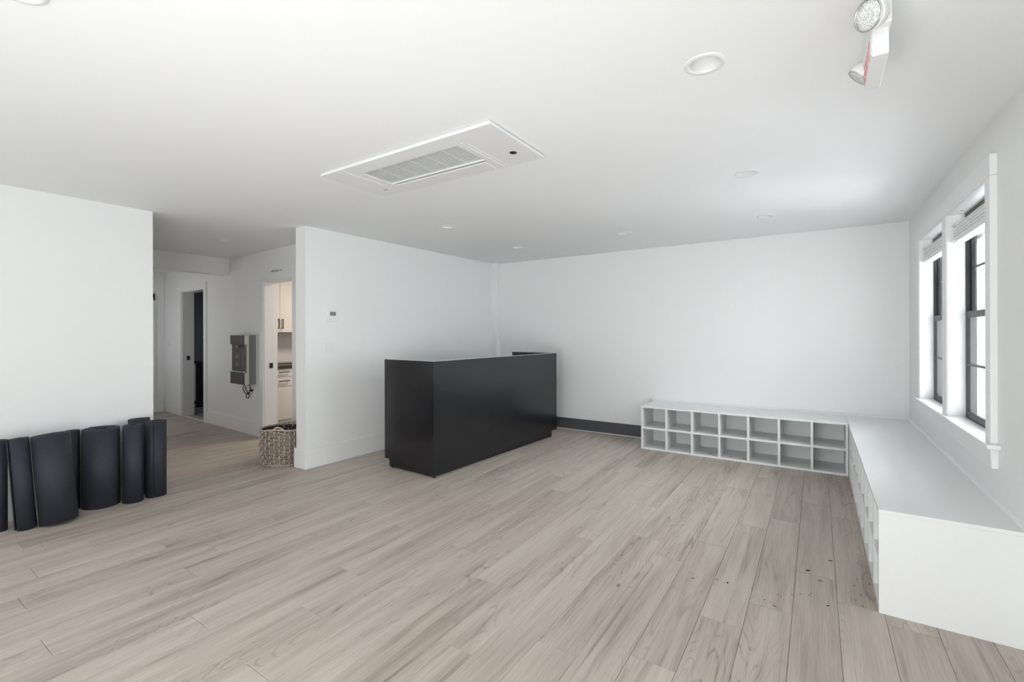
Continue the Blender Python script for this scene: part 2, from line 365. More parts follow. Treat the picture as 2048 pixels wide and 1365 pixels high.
# hallway wall, 3 degrees off square, with two door openings
u = Vector((-1, .052, 0)).normalized(); nrm = Vector((.052, 1, 0)).normalized()
HT = Matrix(((u.x, nrm.x, 0, -5), (u.y, nrm.y, 0, 3.28), (0, 0, 1, 0), (0, 0, 0, 1)))    # local x runs left along the wall, local y into the wall
def hu(X): return (X + 5) / u.x
D2 = (hu(-5.42), hu(-6.172)); D1 = (hu(-8.10), hu(-9.035)); DT = .168
mb = MB()
for a, b, z0, z1 in [(-.56, D2[0], 0, ZC), (D2[0], D2[1], 2.10, ZC), (D2[1], D1[0], 0, ZC), (D1[0], D1[1], 2.12, ZC), (D1[1], 4.87, 0, ZC)]:
    mb.box(a, b, 0, DT, z0, z1, HT)
struct(mb.build('wall_hallway', WALL), 'grey shaded hallway wall with two doorways')
# door casings
def door(n, D, top, head, label):
    e = empty('door_%d' % n, HT @ Vector(((D[0] + D[1]) / 2, 0, 0)), label, kind='structure')
    MB().box(D[0] - .09, D[0], -.024, 0, 0, top, HT).build('door_casing', TRIM, e, bev=.002)
    MB().box(D[1], D[1] + .09, -.024, 0, 0, top, HT).build('door_casing', TRIM, e, bev=.002)
    MB().box(D[0] - .09, D[1] + .09, -.024, 0, top, head, HT).build('head_casing', TRIM, e, bev=.002)
    t = .014
    MB().box(D[0], D[0] + t, -.003, DT + .003, 0, top, HT).box(D[1] - t, D[1], -.003, DT + .003, 0, top, HT).box(D[0] + t, D[1] - t, -.003, DT + .003, top - t, top, HT).build('door_jamb', TRIM, e)
    return e
d1 = door(1, D1, 2.12, 2.225, 'far hallway doorway opening onto a dark stair')
d2 = door(2, D2, 2.10, 2.255, 'near hallway doorway opening into the lit kitchenette')
for e, D, zc in ((d1, D1, .985), (d2, D2, .965)):
    xx = D[1] - .014
    MB().box(xx - .006, xx, .06, .105, zc - .035, zc + .035, HT).build('latch_plate', BLACK, e, bev=.002)
# faint handwritten lettering on the head casing (not legible in the photograph)
pts = []
uu0, uu1 = hu(-5.93), hu(-5.665)
for i in range(90):
    q = i / 89; xx = uu0 + (uu1 - uu0) * q
    zz = 2.205 + .012 * math.sin(q * 55) * (.6 + .4 * math.sin(q * 13)) + (.014 if i in (20, 21, 22) else 0) - (.014 if i in (40, 41, 42) else 0)
    pts.append(HT @ Vector((xx + .004 * math.cos(q * 55), -.0255, zz)))
MB().tube(pts, .0022, 5).build('lettering', INK, d2)
# threshold strip of the far doorway and its darker floor
MB().box(D1[0], D1[1], 0, .03, 0, .006, HT).build('threshold_strip', TRIM, d1)
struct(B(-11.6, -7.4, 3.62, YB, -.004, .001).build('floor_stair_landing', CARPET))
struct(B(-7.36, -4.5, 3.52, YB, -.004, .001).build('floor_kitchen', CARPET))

# ---- baseboards
BH = .199
struct(MB().prism([(-4.378, 2.778), (-4.361, 2.778), (-4.293, 5.955), (-4.31, 5.955)], 0, BH).prism([(-4.565, 2.778), (-4.378, 2.778), (-4.378, 2.795), (-4.565, 2.795)], 0, BH)
       .prism([(-4.565, 2.795), (-4.548, 2.795), (-4.538, 3.26), (-4.555, 3.26)], 0, BH).build('baseboard_partition', TRIM, bev=.003), 'white baseboard round the partition wall')
struct(MB().box(.02, D2[0] - .09, -.016, 0, 0, BH - .01, HT).box(D2[1] + .09, D1[0] - .09, -.016, 0, 0, BH - .01, HT).box(D1[1] + .09, 4.85, -.016, 0, 0, BH - .01, HT).build('baseboard_hallway', TRIM, bev=.003), 'white baseboard along the hallway wall')
struct(B(-9.85, -9.832, 1.5, 3.51, 0, BH).build('baseboard_hallway_end', TRIM, bev=.003))
struct(MB().box(-9.85, -9.83, 2.35, 3.37, 2.0, 2.12).box(-9.85, -9.83, 3.28, 3.37, 0, 2.12).build('trim_hallway_door', TRIM))
struct(B(-4.212, -1.79, YB - .012, YB, .012, .163).build('baseboard_back', GREYBASE, bev=.002), 'dark grey vinyl baseboard along the back wall')
struct(B(-4.212, -1.79, YB - .018, YB, 0, .012).build('trim_back_shoe', EDGE))

# ---- windows of the right wall
def tapered(mb, x0, x1, y0, y1, z0, z1, tp):
    v = [(x0 + tp, y0 + tp * .5, z0), (x1, y0 + tp * .5, z0), (x1, y1 - tp * .5, z0), (x0 + tp, y1 - tp * .5, z0), (x0, y0, z1), (x1, y0, z1), (x1, y1, z1), (x0, y1, z1)]
    return mb.add(v, [(3, 2, 1, 0), (4, 5, 6, 7), (0, 1, 5, 4), (1, 2, 6, 5), (2, 3, 7, 6), (3, 0, 4, 7)])
XC = .745
tr = empty('trim_window_casing', (XC, 4.4, .8), 'white painted casing round the pair of windows', kind='structure')
for a, b in ((3.345, 3.43), (4.32, 4.435), (5.345, 5.43)): B(XC, XR, a, b, .81, 2.196).build('side_casing', TRIM, tr, bev=.002)
B(XC, XR, 3.345, 5.43, 2.197, 2.306).build('head_casing', TRIM, tr, bev=.002)
B(.722, .84, W2[0], W2[1], .792, .812).box(XC, XC + .01, 3.5, 3.6, .795, .80) if False else None
MB().box(.722, XR, 3.30, 5.47, .790, .812).box(XR, .842, W2[0], W2[1], .790, .812).box(XR, .842, W1[0], W1[1], .790, .812).build('stool', TRIM, tr, bev=.003)
tapered(MB(), .742, XR, 3.335, 5.44, .685, .79, .006).build('apron', TRIM, tr, bev=.002)
def window(n, Y0, Y1, label):
    e = empty('window_%d' % n, (.88, (Y0 + Y1) / 2, .8), label, kind='structure')
    z0, z1 = .812, 2.20
    # white jamb extension
    MB().box(XC + .006, .842, Y0, Y0 + .012, z0, z1).box(XC + .006, .842, Y1 - .012, Y1, z0, z1).box(XC + .006, .842, Y0 + .012, Y1 - .012, z1 - .012, z1).build('jamb', TRIM, e)
    a, b, c, d, t = Y0 + .001, Y1 - .001, .795, z1 - .001, .02; hd = .055
    MB().box(.842, .897, a, a + t, c, d).box(.842, .897, b - t, b, c, d).box(.842, .897, a + t, b - t, c, c + .022).box(.842, .897, a + t, b - t, d - hd, d).build('window_frame', BLACK, e, bev=.0015)
    a += t; b -= t; c += .022; d -= hd
    def sash(nm, x0, x1, zb, zt, rb, rt):
        s_ = .030
        o = MB().box(x0, x1, a, a + s_, zb, zt).box(x0, x1, b - s_, b, zb, zt).box(x0, x1, a + s_, b - s_, zb, zb + rb).box(x0, x1, a + s_, b - s_, zt - rt, zt).build(nm, BLACK, e, bev=.002)
        xm = (x0 + x1) / 2
        B(xm - .003, xm + .003, a + s_, b - s_, zb + rb, zt - rt).build('pane', LOWE, o)
        zm = (zb + zt) / 2
        B(xm - .010, xm + .010, a + s_, b - s_, zm - .008, zm + .008).build('muntin', BLACK, o)
        return o
    lo = sash('lower_sash', .843, .863, c, 1.527, .042, .044)
    sash('upper_sash', .866, .884, 1.485, d, .040, .036)
    B(.838, .868, (a + b) / 2 - .17, (a + b) / 2 - .11, 1.527, 1.537).build('sash_lock', BLACK, e)
    return e
window(1, *W1, 'far black double hung window by the back corner')
window(2, *W2, 'near black double hung window over the bench')
k = 3
for a, b in SIDEW + REARW:
    rear = (a, b) in REARW; zb, zt = (.4, 2.3) if rear else (.8, 2.2)
    mb = MB(); t = .05; m = (a + b) / 2
    parts = [(a, a + t, zb, zt), (b - t, b, zb, zt), (a + t, b - t, zb, zb + t), (a + t, b - t, zt - t, zt), (a + t, b - t, (zb + zt) / 2 - .025, (zb + zt) / 2 + .025)]
    for p0, p1, q0, q1 in parts: mb.box(p0, p1, -2.74, -2.68, q0, q1) if rear else mb.box(.83, .88, p0, p1, q0, q1)
    o = struct(mb.build('window_%d' % k, BLACK)); k += 1
    (B(a + t, b - t, -2.712, -2.708, zb + t, zt - t) if rear else B(.853, .857, a + t, b - t, zb + t, zt - t)).build('pane', GLASS, o)

# ---- outside: neighbouring wall of white vertical boards, dark soffit, ground
sd = empty('neighbor_wall', (3.6, 10, -3.2), 'white vertical board siding of the neighbouring building seen through the windows', 'building')
B(3.62, 3.8, 3, 26, -3.2, 3.9).build('wall_sheathing', SIDING, sd)
for i in range(76):
    y = 3.1 + i * .3
    B(3.604, 3.62, y, y + .06, -3.2, 3.9).build('board_batten', SIDING, sd)
B(3.5, 3.9, 2.9, 26.1, 3.9, 4.1).build('eave_fascia', SOFFIT, sd)
struct(B(.896, 1.35, -2.8, 6.6, 2.42, 2.6).build('trim_soffit', SOFFIT))

# ================================================================ DESK
dx, dy, dl, dd, dh, da = -3.0644, 3.282, 2.3042, .7263, 1.121, math.radians(-2.6721)
DTm = Matrix.Translation((dx, dy, 0)) @ Matrix.Rotation(da, 4, 'Z')
de = empty('reception_desk', DTm @ Vector((-dd / 2, dl / 2, 0)), 'black laminate reception desk with pale top edge, standing on the plank floor', 'desk')
t = .022; zb = .086
B(-t, 0, 0, dl, zb, dh, DTm).build('front_panel', BLACKLAM, de, bev=.0008)
B(-dd, -t - .0005, 0, t, zb, dh, DTm).build('end_panel', BLACKLAM, de, bev=.0008)
B(-dd, -t - .0005, dl - t, dl, zb, dh, DTm).build('end_panel', BLACKLAM, de, bev=.0008)
MB().box(-t - .0005, 0.0005, -.0005, dl + .0005, dh, dh + .003, DTm).box(-dd, -t - .0006, -.0005, t, dh, dh + .003, DTm).box(-dd, -t - .0006, dl - t, dl + .0005, dh, dh + .003, DTm).build('edge_banding', EDGE, de)
tag(de.children[-1], 'pale grey edge strip')
MB().box(-.03, -.004, .004, dl - .125, .012, zb, DTm).box(-dd + .07, -.031, .004, .03, .012, zb, DTm).box(-dd + .07, -.031, dl - .15, dl - .125, .012, zb, DTm).build('plinth', BLACKLAM, de)
B(-dd + .02, -t - .001, t + .001, dl - t - .001, .72, .745, DTm).build('worktop', BLACKLAM, de)
for (x, y) in ((-.02, .02), (-.02, dl - .16), (-dd + .1, .02), (-dd + .1, dl - .16)):
    MB().lathe([(.014, 0), (.014, .012)], 12, DTm @ Matrix.Translation((x, y, 0))).build('leveling_foot', BLACK, de)

# ================================================================ CUBBY BENCHES
bxl, bxf, byf, bye, bh, bt = -1.768, .252, 5.499, 2.904, .5124, .021
bb = empty('cubby_bench', ((bxl + bxf) / 2, 5.78, 0), 'white cubby bench with two rows of seven open holes along the back wall', 'bench')
cn = 7; pitch = (bxf - bxl) / cn
B(bxl, bxf - .001, byf, YB - .002, bh - bt, bh).build('bench_top', BENCH, bb, bev=.0012)
B(bxl, bxf, byf + .001, YB - .002, 0, bt).build('bottom_board', BENCH, bb)
B(bxl + .001, bxf, YB - .12, YB - .10, bt, bh - bt).build('back_board', INNER, bb)
for i in range(cn + 1):
    x = bxl + i * (bxf - bxl - bt) / cn
    B(x, x + bt, byf + .0005, YB - .12, bt, bh - bt).build('divider', BENCH, bb)
    if i < cn:
        x2 = bxl + (i + 1) * (bxf - bxl - bt) / cn
        B(x + bt, x2, byf + .0008, YB - .12, .242, .242 + bt).build('shelf', BENCH, bb)
br = empty('cubby_bench', (.5, 4.3, 0), 'long white cubby bench under the windows with a plain closed end panel', 'bench')
XW = XR - .002
B(bxf, XW, bye, YB - .002, bh - .018, bh).build('bench_top', BENCH, br, bev=.0012)
B(bxf + .001, XW, bye, bye + bt, 0, bh - .018).build('end_panel', BENCH, br, bev=.0008)
B(bxf + .004, XW, bye + bt, byf, 0, bt).build('bottom_board', BENCH, br)
B(XW - .12, XW - .10, bye + bt, byf, bt, bh - .018).build('back_board', INNER, br)
rn = 9; s0, s1 = bye, byf + .0
for i in range(1, rn + 1):
    y = s0 + i * (s1 - s0 - bt) / rn
    B(bxf + .004, XW - .12, y, y + bt, bt, bh - .024).build('divider', INNER, br)
for i in range(rn):
    y = s0 + i * (s1 - s0 - bt) / rn + bt; y2 = s0 + (i + 1) * (s1 - s0 - bt) / rn
    B(bxf + .006, XW - .12, y, y2, .242, .242 + .018).build('shelf', INNER, br)
# quarter round where bench tops meet the walls
q = [(0, 0), (.02, 0), (.0185, .0077), (.0141, .0141), (.0077, .0185), (0, .02)]
mb = MB()
def qr(mb, p0, p1, out):
    P0, P1, O = Vector(p0), Vector(p1), Vector(out); n = len(q)
    v = [P0 + O * a + Vector((0, 0, b)) for a, b in q] + [P1 + O * a + Vector((0, 0, b)) for a, b in q]
    mb.add(v, [tuple(range(n)), tuple(range(2 * n - 1, n - 1, -1))] + [(i, n + i, n + (i + 1) % n, (i + 1) % n) for i in range(n)])
qr(mb, (-1.79, YB, bh), (XR, YB, bh), (0, -1, 0)); struct(mb.build('trim_back_bench', TRIM))
mb = MB(); qr(mb, (XR, bye, bh), (XR, YB, bh), (-1, 0, 0)); struct(mb.build('trim_right_bench', TRIM))

# ================================================================ CEILING ITEMS
def downlight(x, y, label):
    e = empty('recessed_light', (x, y, ZC), label, 'light', 'unlit recessed ceiling lights')
    T = Matrix.Translation((x, y, ZC))
    MB().ring([(.056, .004), (.056, -.002), (.066, -.006), (.078, -.004), (.081, 0), (.081, .001)], 40, T).build('trim_ring', PLASTIC, e)
    MB().add(*tube_wall([(.056, -.001), (.050, .03), (.046, .045)], 40), True, T).build('baffle', PLASTIC, e)
    MB().lathe([(.046, .045), (.046, .047)], 40, T, False).build('lens', PLASTIC2, e)
    MB().lathe([(.06, .001), (.06, .11)], 24, T).build('housing', BLACK, e) if False else None
    return e
def tube_wall(prof, n):
    v = []; f = []
    for r, z in prof:
        for i in range(n): a = 2 * PI * i / n; v.append((r * math.cos(a), r * math.sin(a), z))
    for j in range(len(prof) - 1):
        for i in range(n): f.append((j * n + i, (j + 1) * n + i, (j + 1) * n + (i + 1) % n, j * n + (i + 1) % n))
    return v, f
LL = ['recessed ceiling light nearest the exit sign, largest in view', 'recessed ceiling light midway along the row beside the right wall windows',
      'recessed ceiling light at the back end of the row beside the windows', 'recessed ceiling light near the middle of the back wall',
      'recessed ceiling light near the corner of partition and back wall', 'recessed ceiling light between the ceiling air unit and the corner',
      'recessed ceiling light in the hallway ceiling before the beam', 'recessed ceiling light cut by the top left edge of the photo']
for (x, y), l in zip(LIGHTS, LL): downlight(x, y, l)
sp_ = tag(MB().lathe([(.018, 0), (.018, -.004), (.012, -.009), (0.0001, -.010)], 20, Matrix.Translation((-3.936, 4.367, ZC))).build('sprinkler_cover', PLASTIC, loc=(-3.936, 4.367, ZC)),
          'tiny round white sprinkler cover on the ceiling near the partition', 'sprinkler')

# air conditioning cassette
ac = empty('ceiling_air_conditioner', (-2.13, 2.22, ZC), 'long flat white air conditioning cassette set in the ceiling', 'air conditioner')
x0, x1, y0, y1, zl = -2.852, -1.41, 1.937, 2.50, 2.475
gx0, gx1, gy0, gy1 = -2.575, -1.735, 2.065, 2.325      # grille
sx0, sx1, sy0, sy1 = -2.545, -1.72, 2.338, 2.346        # air outlet slot
mb = MB()
for a, b, c, d in [(x0, gx0, y0, y1), (gx1, x1, y0, y1), (gx0, gx1, y0, gy0), (gx0, gx1, gy1, sy0), (gx0, sx0, sy0, sy1), (gx0, gx1, sy1, y1)]: mb.box(a, b, c, d, zl, zl + .016)
mb.box(x0 + .012, x1 - .012, y0 + .012, gy0 - .012, zl + .016, ZC).box(x0 + .012, x1 - .012, sy1 + .04, y1 - .012, zl + .016, ZC).box(x0 + .012, gx0 - .02, gy0 - .012, sy1 + .04, zl + .016, ZC).box(gx1 + .02, x1 - .012, gy0 - .012, sy1 + .04, zl + .016, ZC)
mb.build('housing_panel', PLASTIC, ac)
MB().box(gx0 - .01, gx1 + .01, gy0 - .01, sy1 + .02, ZC - .004, ZC - .002).build('recess', paint('recess_grey', (.30, .30, .29), .8, .2), ac)
for i in range(16):
    y = gy0 + .007 + i * (gy1 - gy0 - .014) / 15
    T = Matrix.Translation((0, y, zl + .007)) @ Matrix.Rotation(math.radians(12), 4, 'X')
    B(gx0, gx1, -.0062, .0062, -.001, .001, T).build('slat', PLASTIC, ac)
B(sx0, sx1, sy0 + .0003, sy1 - .0003, zl + .0004, zl + .006).build('slot_shade_strip', BLACKRUB, ac)  # black strip filling the slot, painted in for the shade inside it
B(gx0 + .01, gx1 - .005, gy0 + .0003, gy0 + .003, zl + .001, zl + .004).build('shadow_gap', LCD, ac)
for i in range(1, 6):
    x = gx0 + (gx1 - gx0) * i / 6; B(x - .002, x + .002, gy0, gy1, zl + .009, zl + .014).build('grille_rib', PLASTIC, ac)
MB().box(-1.70, -1.692, 2.04, y1 - .01, zl - .003, zl).box(-1.672, -1.664, 2.04, y1 - .01, zl - .0025, zl).build('raised_seam', PLASTIC, ac)
MB().box(-2.648, -2.64, y0 + .02, 2.33, zl - .0025, zl).build('raised_seam', PLASTIC, ac)
B(gx0 + .02, gx1 - .02, 2.36, y1 - .015, zl - .004, zl).build('air_flap', PLASTIC2, ac, bev=.002)
MB().lathe([(.0001, -.003), (.022, -.002), (.023, .001)], 28, Matrix.Translation((-1.521, 2.327, zl))).build('sensor_eye', BLACKRUB, ac); tag(ac.children[-1], 'round black sensor eye')
B(-2.73, -2.695, 2.385, 2.395, zl - .001, zl).build('badge', LCD, ac)

# exit sign with emergency heads
ex = empty('emergency_exit_sign', (.176, 2.06, ZC), 'white exit sign with two round emergency lamp heads hanging from the ceiling at top right', 'exit sign')
B(.154, .200, 1.935, 2.20, 2.30, 2.47).build('sign_body', PLASTIC, ex, bev=.004)
B(.150, .205, 1.905, 2.235, 2.385, 2.4995).build('canopy', PLASTIC, ex, bev=.006)
B(.1525, .154, 1.95, 2.185, 2.312, 2.384).build('sign_face', PLASTIC2, ex)
fc = ex.children[-1]
# letters E X I T on the face, read from the left side; y runs right to left for a viewer looking along +X
def letters():
    mb = MB(); s = .009; zb_, zt_ = 2.322, 2.376; xx0, xx1 = .1512, .1526
    def bar(ya, za, yb, zb2):
        a, b = Vector((0, ya, za)), Vector((0, yb, zb2)); d = (b - a).normalized(); n_ = Vector((0, -d.z, d.y)) * s / 2
        v = [Vector((x, 0, 0)) + p for x in (xx0, xx1) for p in (a - n_, b - n_, b + n_, a + n_)]
        mb.add(v, [(0, 1, 2, 3), (7, 6, 5, 4), (0, 4, 5, 1), (1, 5, 6, 2), (2, 6, 7, 3), (3, 7, 4, 0)])
    w_, g_ = .038, .018; y = 2.175
    bar(y, zb_, y, zt_); [bar(y, z, y - w_, z) for z in (zb_, (zb_ + zt_) / 2, zt_)]; y -= w_ + g_
    bar(y, zb_, y - w_, zt_); bar(y, zt_, y - w_, zb_); y -= w_ + g_
    bar(y - .008, zb_, y - .008, zt_); y -= .016 + g_
    bar(y, zt_, y - w_, zt_); bar(y - w_ / 2, zb_, y - w_ / 2, zt_)
    return mb
o = letters().build('letters', RED, fc)
for c, ax, r in (((.150, 1.885, 2.412), (-.62, -.62, -.25), .047), ((.147, 2.255, 2.392), (-.62, .05, -.62), .043)):
    T = aim(ax, c)
    h = MB().lathe([(.012, -r * .85), (r * .55, -r * .8), (r * .88, -r * .45), (r, 0), (r, r * .28), (r * .9, r * .30)], 32, T).build('lamp_head', PLASTIC, ex)
    MB().lathe([(r * .9, r * .27), (r * .88, r * .34), (r * .5, r * .42), (.0001, r * .44)], 32, T).build('lens', LENS, h)
    MB().ring([(r * .9, r * .26), (r * .99, r * .26), (r * .99, r * .36), (r * .9, r * .36)], 32, T).build('bezel', STEEL, h)
    MB().tube([c, (.176, min(max(c[1], 1.92), 2.22), 2.44)], .014, 12).build('swivel', PLASTIC, h)

# ================================================================ BLINDS
def blind(Y0, Y1, label):
    e = empty('window_blind', (.8, (Y0 + Y1) / 2, 2.18), label, 'blind', 'white pulled up window blinds')
    a, b = Y0 + .016, Y1 - .016
    for i in range(8):
        z = 2.016 + i * .0105; off = .003 * (i % 2)
        B(.783 + off, .833 - off, a, b, z + .0006, z + .0099).build('pleat', PLASTIC, e)
    B(.779, .837, a, b, 1.994, 2.016).build('bottom_rail', PLASTIC, e, bev=.004)
    B(.781, .835, a, b, 2.100, 2.108).build('top_rail', PLASTIC, e, bev=.002)
    for y in (a + .13, b - .13):
        MB().tube([(.808, y, 2.108), (.808, y, 2.187)], .0010, 6).build('lift_cord', PLASTIC, e)
        MB().lathe([(.006, -.001), (.006, 0)], 10, Matrix.Translation((.800, y, 2.188))).build('cord_eyelet', BLACK, e)
    for y in (b - .035, a + .035):
        MB().box(.770, .79, y - .035, y + .035, 2.0, 2.012).build('end_clip', PLASTIC, e, bev=.003)
        MB().box(.772, .80, y - .035, y + .035, 2.108, 2.120).build('end_clip', PLASTIC, e, bev=.003)
    return e
blind(*W1, 'white blind pulled up in the far window by the back corner')
blind(*W2, 'white blind pulled up in the near window over the bench')

# ================================================================ PARTITION WALL ITEMS
PA = math.atan2(.068, 3.155)
def PT(y): return Matrix.Translation((-4.378 + (y - 2.795) * .02155, y, 0)) @ Matrix.Rotation(-PA, 4, 'Z')
T = PT(3.097); th = empty('thermostat', T @ Vector((0, 0, 1.585)), 'square white thermostat with grey screen on the partition wall', 'thermostat')
B(0, .022, -.062, .062, 1.522, 1.648, T).build('housing', PLASTIC, th, bev=.005)
B(.0215, .0228, -.036, .036, 1.585, 1.627, T).build('screen', LCD, th); tag(th.children[-1], 'small grey display')
for i in range(4): B(.0215, .0235, -.034 + i * .018, -.024 + i * .018, 1.545, 1.552, T).build('button', PLASTIC2, th)
T = PT(3.08); lsw = empty('light_switch', T @ Vector((0, 0, 1.235)), 'double rocker light switch below the thermostat on the partition wall', 'light switch')
B(0, .006, -.058, .058, 1.176, 1.293, T).build('wall_plate', PLASTIC, lsw, bev=.002)
for y in (-.024, .024):
    B(.006, .0075, y - .017, y + .017, 1.20, 1.269, T).build('rocker_frame', PLASTIC2, lsw)
    B(.0075, .0105, y - .0145, y + .0145, 1.203, 1.266, T).build('rocker', PLASTIC, lsw, bev=.001)
# hallway switch
hx = hu(-9.655); hs = empty('light_switch', HT @ Vector((hx, 0, 1.235)), 'small white light switch beside the far hallway doorway', 'light switch')
B(hx - .036, hx + .036, -.006, 0, 1.175, 1.295, HT).build('wall_plate', PLASTIC, hs, bev=.002)
B(hx - .016, hx + .016, -.010, -.006, 1.2, 1.27, HT).build('rocker', PLASTIC, hs)

# ================================================================ WATER DISPENSER, OUTLET, CORD
a, b = hu(-6.405), hu(-6.845); z0, z1, dp = .705, 1.375, .145
wd = empty('water_dispenser', HT @ Vector(((a + b) / 2, 0, z0)), 'wall mounted dark and steel water bottle filler in the hallway', 'water dispenser')
B(a + .004, b, -dp + .03, 0, z0, z1, HT).build('body', STEEL2, wd)
B(a, a + .004, -dp + .055, 0, z0 + .002, z1 - .006, HT).build('side_cover', STEEL2, wd)
B(a, a + .004, -dp, -dp + .055, z0, z1, HT).build('side_panel', STEEL, wd)
B(a + .004, b, -dp, -dp + .03, z1 - .125, z1, HT).build('upper_panel', BROWN, wd, bev=.003)
B(a + .004, b, -dp, -dp + .03, z0, z0 + .16, HT).build('lower_panel', BROWN, wd, bev=.003)
B(a + .004, b, -dp + .022, -dp + .03, z0 + .16, z1 - .125, HT).build('recess_back', SMOKE, wd)
B(a, a + .03, -dp, -dp + .022, z0 + .16, z1 - .125, HT).build('recess_side', BROWN, wd)
B(a + .002, b + .008, -dp - .014, -dp + .02, z0 + .165, z0 + .18, HT).build('drip_shelf', STEEL, wd, bev=.003)
MB().tube([HT @ Vector(((a + b) / 2 - .03, -dp + .02, z1 - .15)), HT @ Vector(((a + b) / 2 - .03, -dp - .02, z1 - .15)), HT @ Vector(((a + b) / 2 - .03, -dp - .022, z1 - .175))], .009, 10).build('spout', STEEL, wd)
for cz in (z0 + .385, z0 + .275):
    for k_ in range(3):
        c0 = Vector((b - .13 - .03 * k_, -dp + .0205, cz - .01 * (k_ % 2)))
        MB().tube([HT @ (c0 + Vector((.013 * math.cos(q_), 0, .024 * math.sin(q_) * (1 + .3 * math.cos(2 * q_))))) for q_ in [2 * PI * j / 12 for j in range(12)]], .0025, 5, True).build('printed_graphic', PALE, wd)
MB().box(a + .06, a + .064, -dp + .019, -dp + .022, z0 + .21, z0 + .47, HT).box(a + .10, a + .104, -dp + .019, -dp + .022, z0 + .21, z0 + .47, HT).box(a + .06, a + .104, -dp + .019, -dp + .022, z0 + .21, z0 + .214, HT).build('gauge', PALE, wd)
ox = hu(-6.475)
ou = empty('wall_outlet', HT @ Vector((ox, 0, .59)), 'white wall outlet below the water bottle filler', 'outlet')
B(ox - .035, ox + .035, -.006, 0, .532, .650, HT).build('wall_plate', PLASTIC, ou, bev=.002)
for z in (.565, .617): MB().box(ox - .016, ox + .016, -.009, -.006, z - .016, z + .016, HT).build('socket', PLASTIC2, ou)
def HV(X, d, z): return HT @ Vector((hu(X), d, z))
raw = [(-6.66, .697), (-6.70, .66), (-6.685, .60), (-6.62, .565), (-6.56, .585), (-6.53, .64), (-6.55, .69), (-6.60, .70), (-6.64, .66), (-6.62, .60), (-6.575, .555), (-6.56, .525),
       (-6.58, .505), (-6.605, .52), (-6.60, .55), (-6.56, .575), (-6.53, .605), (-6.50, .617)]
path = []
for i in range(len(raw) - 1):                       # Catmull-Rom
    p0, p1, p2, p3 = raw[max(i - 1, 0)], raw[i], raw[i + 1], raw[min(i + 2, len(raw) - 1)]
    for s in range(5):
        t_ = s / 5; f_ = lambda k: .5 * (2 * p1[k] + (p2[k] - p0[k]) * t_ + (2 * p0[k] - 5 * p1[k] + 4 * p2[k] - p3[k]) * t_ ** 2 + (3 * p1[k] - p0[k] - 3 * p2[k] + p3[k]) * t_ ** 3)
        path.append(HV(f_(0), -.03 - .012 * math.sin(i * 1.1), f_(1)))
path.append(HV(-6.50, -.035, .617))
pc = empty('power_cord', HV(-6.5, -.02, .617), 'looped black power cord plugged in under the water bottle filler', 'cord')
MB().tube(path, .0052, 8).build('cable', BLACKRUB, pc)
MB().tube([HV(-6.52, -.035, .614), HV(-6.50, -.03, .617), HV(-6.478, -.022, .617), HV(-6.475, -.0095, .617)], [.007, .014, .016, .014], 10).build('plug', BLACKRUB, pc)

# ================================================================ WICKER BASKET
bx, by, R0, R1, HB = -4.848, 2.838, .214, .226, .365
bk = empty('wicker_basket', (bx, by, 0), 'woven seagrass basket standing on the floor behind the partition end', 'basket')
BT = Matrix.Translation((bx, by, 0))
def rad(z): q_ = z / HB; return R0 + (R1 - R0) * q_ + .010 * math.sin(q_ * PI)
def rimz(a): return .018 * max(0, math.cos(2 * (a - 2.2))) ** 2          # rim rises at the two handles
rows, cols = 30, 30
def over(i, j): return ((i + j // 3) % 2) * 2 - 1                        # three wefts go over, then under, each stake
mb = MB(); N_ = cols * 6
for j in range(rows):
    pts = []
    for i in range(N_):
        a = 2 * PI * i / N_; c = i / 6
        s_ = -math.cos((c - .5 + (j // 3)) * PI)
        z = .012 + (HB - .024) * (j + .5) / rows
        pts.append(((rad(z) + .006 * s_) * math.cos(a), (rad(z) + .006 * s_) * math.sin(a), z + .0015 * math.sin(5 * a + j * 2) + rimz(a) * (z / HB) ** 3))
    mb.tube(pts, .0062, 5, True, T=BT)
o = mb.build('weft', WICK_A, bk); tag(o, kind='stuff')
for i in range(cols):
    mb = MB(); a = 2 * PI * (i + .5) / cols; pts = []
    for j in range(rows + 1):
        z = .008 + (HB - .016) * j / rows
        s_ = math.cos((i + (j - 1.0) / 3) * PI)
        rr = rad(z) + .0105 * s_ + .001
        pts.append((rr * math.cos(a), rr * math.sin(a), z + rimz(a) * (z / HB) ** 3))
    mb.tube(pts, .0105, 6, flat=.6, T=BT); mb.build('stake', WICK_B, bk)
mb = MB(); v, f = tube_wall([(R0 - .008, .005), (rad(HB / 2) - .010, HB / 2), (R1 - .010, HB - .002)], 48); mb.add(v, f + [tuple(range(48))], True, BT); mb.build('shade_sheet', WICK_IN, bk)  # dark inner sheet stands in for shade between the strands
mb = MB()
for zz, rr, th_ in ((.010, R0 + .004, .010), (HB + .004, R1 + .001, .012)):
    for ph in (0, PI):
        mb = MB(); mb.tube([((rr + .005 * math.cos(22 * a + ph)) * math.cos(a), (rr + .005 * math.cos(22 * a + ph)) * math.sin(a), zz + .005 * math.sin(22 * a + ph) + (rimz(a) if zz > .1 else 0)) for a in [2 * PI * i / 264 for i in range(264)]], th_ * .62, 6, True, T=BT); mb.build('rim_strand', WICK_B, bk)
for c in (2.35 - PI, 1.55):                               # rope handles
    pts = []
    for i in range(17):
        q_ = i / 16; a = c - .30 + .60 * q_
        pts.append(((R1 + .004) * math.cos(a), (R1 + .004) * math.sin(a), HB + .004 + .045 * math.sin(PI * q_)))
    MB().tube(pts, .008, 7, T=BT).build('handle', WICK_B, bk)

